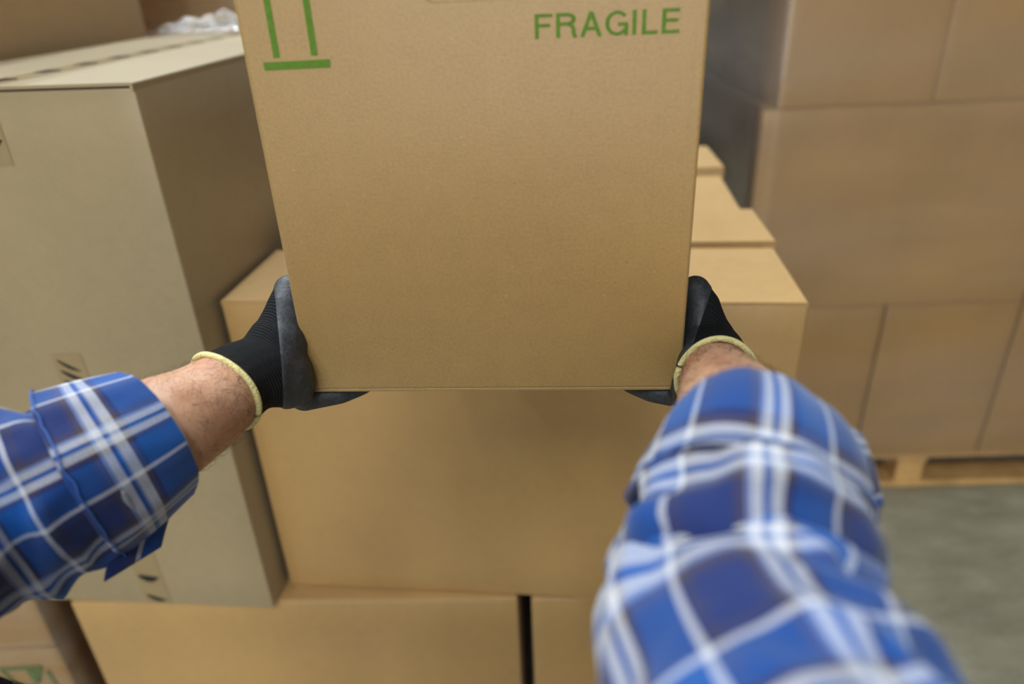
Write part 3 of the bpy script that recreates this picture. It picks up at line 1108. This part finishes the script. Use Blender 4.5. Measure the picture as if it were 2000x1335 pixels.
# right
pr_ = [P(1402, 738, .600), P(1438, 825, .480), P(1465, 895, .400), P(1457, 1000, .375), P(1455, 1100, .355), P(1464, 1215, .335), P(1492, 1400, .285), S_SHO['r'] + Vector((-0.03, -0.01, 0))]
pathR = Path(pr_, TOCAM(pr_[1]))
sR = (pr_[1] - pr_[0]).length + (pr_[2] - pr_[1]).length
wr = wrinkle(5.0, 0.0065, 26, 1.5)
tabR = [(sR + 0.03, .0550), (sR + 0.042, .0585), (sR + 0.08, .0605), (sR + 0.12, .0610), (sR + 0.18, .066), (pathR.len, .078)]
def dispR(a, s):
    d = wr(a, s) * min(1, (s - sR) / 0.06 + 0.2)
    for (s0, amp, ph, w) in ((sR + 0.062, 0.006, 0.3, 0.007), (sR + 0.078, 0.004, 2.0, 0.008), (sR + 0.11, 0.005, -1.0, 0.012)):
        d += amp * math.exp(-((s - s0 - 0.012 * math.sin(a + ph)) / w) ** 2) * (0.5 + 0.5 * math.cos(a - ph))
    return d
sl_o = obj('sleeve', sleeve_mesh('sleeve', pathR, rings_from(tabR, sR + 0.03, pathR.len, 150), dispR, u0=-0.0097), PLAID, shirt, smooth=True)
solid(sl_o, 0.0012)
wc2 = wrinkle(14.0, 0.0035, 14, 1.1)
obj('cuff', sleeve_mesh('cuff', pathR, cuff_rings(sR, 0.037, .0520, .0595, .006), lambda a, s: wc2(a, sR + 0.02) + 0.4 * wc2(a * 2, s), u0=-0.0060), PLAID, shirt, smooth=True)


def tube_along(bm, pts, r, n=8, closed=False):
    rows = []
    N_ = len(pts)
    for i, p in enumerate(pts):
        a = pts[(i - 1) % N_] if (closed or i > 0) else pts[i]
        b = pts[(i + 1) % N_] if (closed or i < N_ - 1) else pts[i]
        t = (b - a).normalized()
        ref = Vector((0, 0, 1)) if abs(t.z) < 0.9 else Vector((1, 0, 0))
        x = t.cross(ref).normalized()
        y = t.cross(x)
        rows.append([bm.verts.new(p + (x * math.cos(2 * math.pi * k / n) + y * math.sin(2 * math.pi * k / n)) * r) for k in range(n)])
    m = N_ if closed else N_ - 1
    for i in range(m):
        A, B = rows[i], rows[(i + 1) % N_]
        for k in range(n):
            j = (k + 1) % n
            bm.faces.new((A[k], A[j], B[j], B[k]))


# stitched hem along the back of each cuff
for path, s_, rr, wv in ((pathL, sC + 0.052, .0648, wc), (pathR, sR + 0.037, .0600, wc2)):
    pts = []
    for k in range(140):
        a = 2 * math.pi * k / 140
        s2 = s_ + 0.0012 * noise.noise(Vector((math.cos(a) * 6, math.sin(a) * 6, s_)))
        c, e, t = path.at(s2)
        r = rr + wv(a, (sC if path is pathL else sR) + 0.02) + 0.4 * wv(a * 2, s2) + 0.0006
        pts.append(c + (e * math.cos(a) + t.cross(e) * math.sin(a)) * r)
    bmt = bmesh.new()
    tube_along(bmt, pts, 0.0006, 6, True)
    obj('cuff_hem', bmt, THREAD, shirt, smooth=True)


# loose cuff corners hanging off the roll
def cloth_tab(name, outline, normal, th, curl, uv0):
    """outline in 3D, slightly curled thick patch"""
    me_v, me_uv, f = [], [], []
    a, b, c, d = outline   # a-b attached edge, d-c free edge
    n = 14
    for j in range(n + 1):
        for i in range(n + 1):
            u, v = i / n, j / n
            p = a.lerp(b, u).lerp(d.lerp(c, u), v)
            rnd_ = curl * (math.sin(v * 2.2) * (0.6 + 0.4 * math.cos(u * 3)) - (u - .5) ** 2)
            me_v.append(p + normal * rnd_)
            me_uv.append((uv0[0] + u * (b - a).length, uv0[1] + v * (d - a).length))
    for j in range(n):
        for i in range(n):
            k = j * (n + 1) + i
            f.append((k, k + 1, k + n + 2, k + n + 1))
    me = bpy.data.meshes.new(name)
    me.from_pydata(me_v, [], f)
    ul_ = me.uv_layers.new(name='UVMap')
    for lp in me.loops: ul_.data[lp.index].uv = me_uv[lp.vertex_index]
    o = obj(name, me, PLAID, shirt, smooth=True)
    md = o.modifiers.new('cloth', 'SOLIDIFY')
    md.thickness = th
    md.offset = 0
    return o


cloth_tab('cuff_tab', [P(250, 1010, .515), P(340, 965, .540), P(312, 1068, .530), P(214, 1128, .505)], RT * -0.3 + UP * -0.2 - _fwd, 0.003, 0.008, (0.05, 0.02))
cloth_tab('cuff_tab', [P(1600, 810, .405), P(1640, 1020, .390), P(1724, 985, .400), P(1670, 850, .410)], RT * 0.6 - _fwd * 0.4, 0.004, 0.006, (0.02, 0.02))
# hanging shirt tail beside the left elbow
cloth_tab('shirt_tail', [Vector((-0.19, 0.02, 1.20)), Vector((-0.16, 0.03, 1.02)), P(300, 1420, .50), P(-80, 1285, .50)], Vector((0, -0.5, 0.6)), 0.002, 0.02, (0.01, 0.03))


# ---- gloves
def knit_mat():
    m, nt, b, N, L = new_mat('black_knit')
    at = node(nt, 'ShaderNodeAttribute', attribute_name='rib')
    sepv = N.new('ShaderNodeSeparateXYZ')
    L.new(at.outputs['Vector'], sepv.inputs[0])
    row = math_node(nt, 'SINE', math_node(nt, 'MULTIPLY', sepv.outputs[0], 2 * math.pi / 0.0023))
    colm = math_node(nt, 'SINE', math_node(nt, 'MULTIPLY', sepv.outputs[1], 2 * math.pi / 0.0013))
    h_ = math_node(nt, 'ADD', row, math_node(nt, 'MULTIPLY', colm, 0.35))
    b.inputs['Base Color'].default_value = srgb(26, 26, 27)
    b.inputs['Roughness'].default_value = 0.85
    b.inputs['Specular IOR Level'].default_value = 0.2
    bp = node(nt, 'ShaderNodeBump', i_Strength=0.9, i_Distance=0.0007)
    L.new(h_, bp.inputs['Height'])
    L.new(bp.outputs[0], b.inputs['Normal'])
    return m


KNIT = knit_mat()
COAT = plain('nitrile_coating', srgb(52, 53, 56), 0.55, 0.5, noise_amt=0.35, scale=300, bump=0.0010)


def trim_mat():
    m, nt, b, N, L = new_mat('yellow_trim')
    tc = N.new('ShaderNodeTexCoord')
    v = node(nt, 'ShaderNodeTexVoronoi', i_Scale=520.0)
    L.new(tc.outputs['Object'], v.inputs['Vector'])
    b.inputs['Base Color'].default_value = srgb(222, 209, 142)
    b.inputs['Roughness'].default_value = 0.85
    bp = node(nt, 'ShaderNodeBump', i_Strength=0.7, i_Distance=0.001, invert=True)
    L.new(v.outputs['Distance'], bp.inputs['Height'])
    L.new(bp.outputs[0], b.inputs['Normal'])
    return m


TRIMM = trim_mat()
for s_ in 'lr':
    cuff, th, pal, fing = hand_chains(s_)
    bm = bmesh.new()
    fill_hand(bm, s_)
    me = melt(bm, 0.0018, 10)
    me.name = 'glove'
    # trim away the closed cap behind the rim
    ax = ((cuff[0][0] - ARM[s_][1][0]).normalized() + 0.6 * (cuff[-1][0] - cuff[0][0]).normalized()).normalized()
    rim_c = cuff[0][0]
    b2 = bmesh.new()
    b2.from_mesh(me)
    bmesh.ops.bisect_plane(b2, geom=b2.verts[:] + b2.edges[:] + b2.faces[:], plane_co=rim_c - ax * 0.001, plane_no=-ax, clear_outer=True)
    # knit coordinates: distance from the rim and angle around the wrist
    lay = b2.verts.layers.float_vector.new('rib')
    ref = TOCAM(rim_c)
    e1 = (ref - ax * ref.dot(ax)).normalized()
    e2 = ax.cross(e1)
    for v in b2.verts:
        q = v.co - rim_c
        v[lay] = Vector((q.dot(ax), math.atan2(q.dot(e2), q.dot(e1)) * 0.035, 0))
    coat = b2.copy()
    b2.to_mesh(me)
    b2.free()
    glove = obj('glove', me, KNIT, person, smooth=True)
    glove['label'] = 'black knit work glove with grey rubber palm'
    # coated palm: everything on the box side of a slanted cut
    if s_ == 'l':
        A, B, C_ = P(536, 565, .630), P(553, 760, .600), P(534, 650, .70)
        inside = P(590, 700, .62)
    else:
        A, B, C_ = P(1392, 560, .630), P(1330, 745, .600), P(1362, 640, .70)
        inside = P(1325, 690, .62)
    nrm = (B - A).cross(C_ - A).normalized()
    if (inside - A).dot(nrm) < 0: nrm = -nrm
    bmesh.ops.bisect_plane(coat, geom=coat.verts[:] + coat.edges[:] + coat.faces[:], plane_co=A, plane_no=-nrm, clear_outer=True)
    coat.normal_update()
    for v in coat.verts:
        k = min(1.0, (v.co - A).dot(nrm) / 0.0015)
        v.co += v.normal * (0.0003 + 0.0006 * max(0, k))
    mc = bpy.data.meshes.new('palm_coating')
    coat.to_mesh(mc)
    coat.free()
    oc = obj('palm_coating', mc, COAT, glove, smooth=True)
    oc['label'] = 'dark grey rubber palm coating'
    # yellow rim
    pts = []
    for k in range(96):
        a = 2 * math.pi * k / 96
        pts.append(rim_c + (e1 * math.cos(a) + e2 * math.sin(a)) * (cuff[0][1] + 0.0004 + 0.0008 * math.sin(3 * a)) + ax * 0.0012 * math.sin(2 * a + 1))
    bmt = bmesh.new()
    tube_along(bmt, pts, 0.0027, 10, True)
    ot = obj('cuff_trim', bmt, TRIMM, glove, smooth=True)
    ot['label'] = 'pale yellow stitched rim'

# ---- trousers and boots (below the frame)
DENIM = plain('dark_denim', srgb(40, 48, 70), 0.9, 0.2, noise_amt=0.2, scale=200)
LEATHER = plain('boot_leather', srgb(60, 44, 32), 0.6, 0.4, noise_amt=0.2, scale=40)
bm = bmesh.new()
for sx_ in (-1, 1):
    chain(bm, [((sx_ * 0.075, -0.10, 0.96), .098), ((sx_ * 0.09, -0.10, 0.90), .105), ((sx_ * 0.11, -0.06, 0.50), .074), ((sx_ * 0.12, -0.10, 0.16), .062)])
obj('trousers', melt(bm, 0.012, 8), DENIM, person, smooth=True)
for sx_ in (-1, 1):
    bm = bmesh.new()
    chain(bm, [((sx_ * 0.12, -0.10, 0.16), .050), ((sx_ * 0.12, -0.12, 0.055), .052), ((sx_ * 0.14, 0.08, 0.045), .045)])
    obj('boot', melt(bm, 0.008, 6), LEATHER, person, smooth=True)
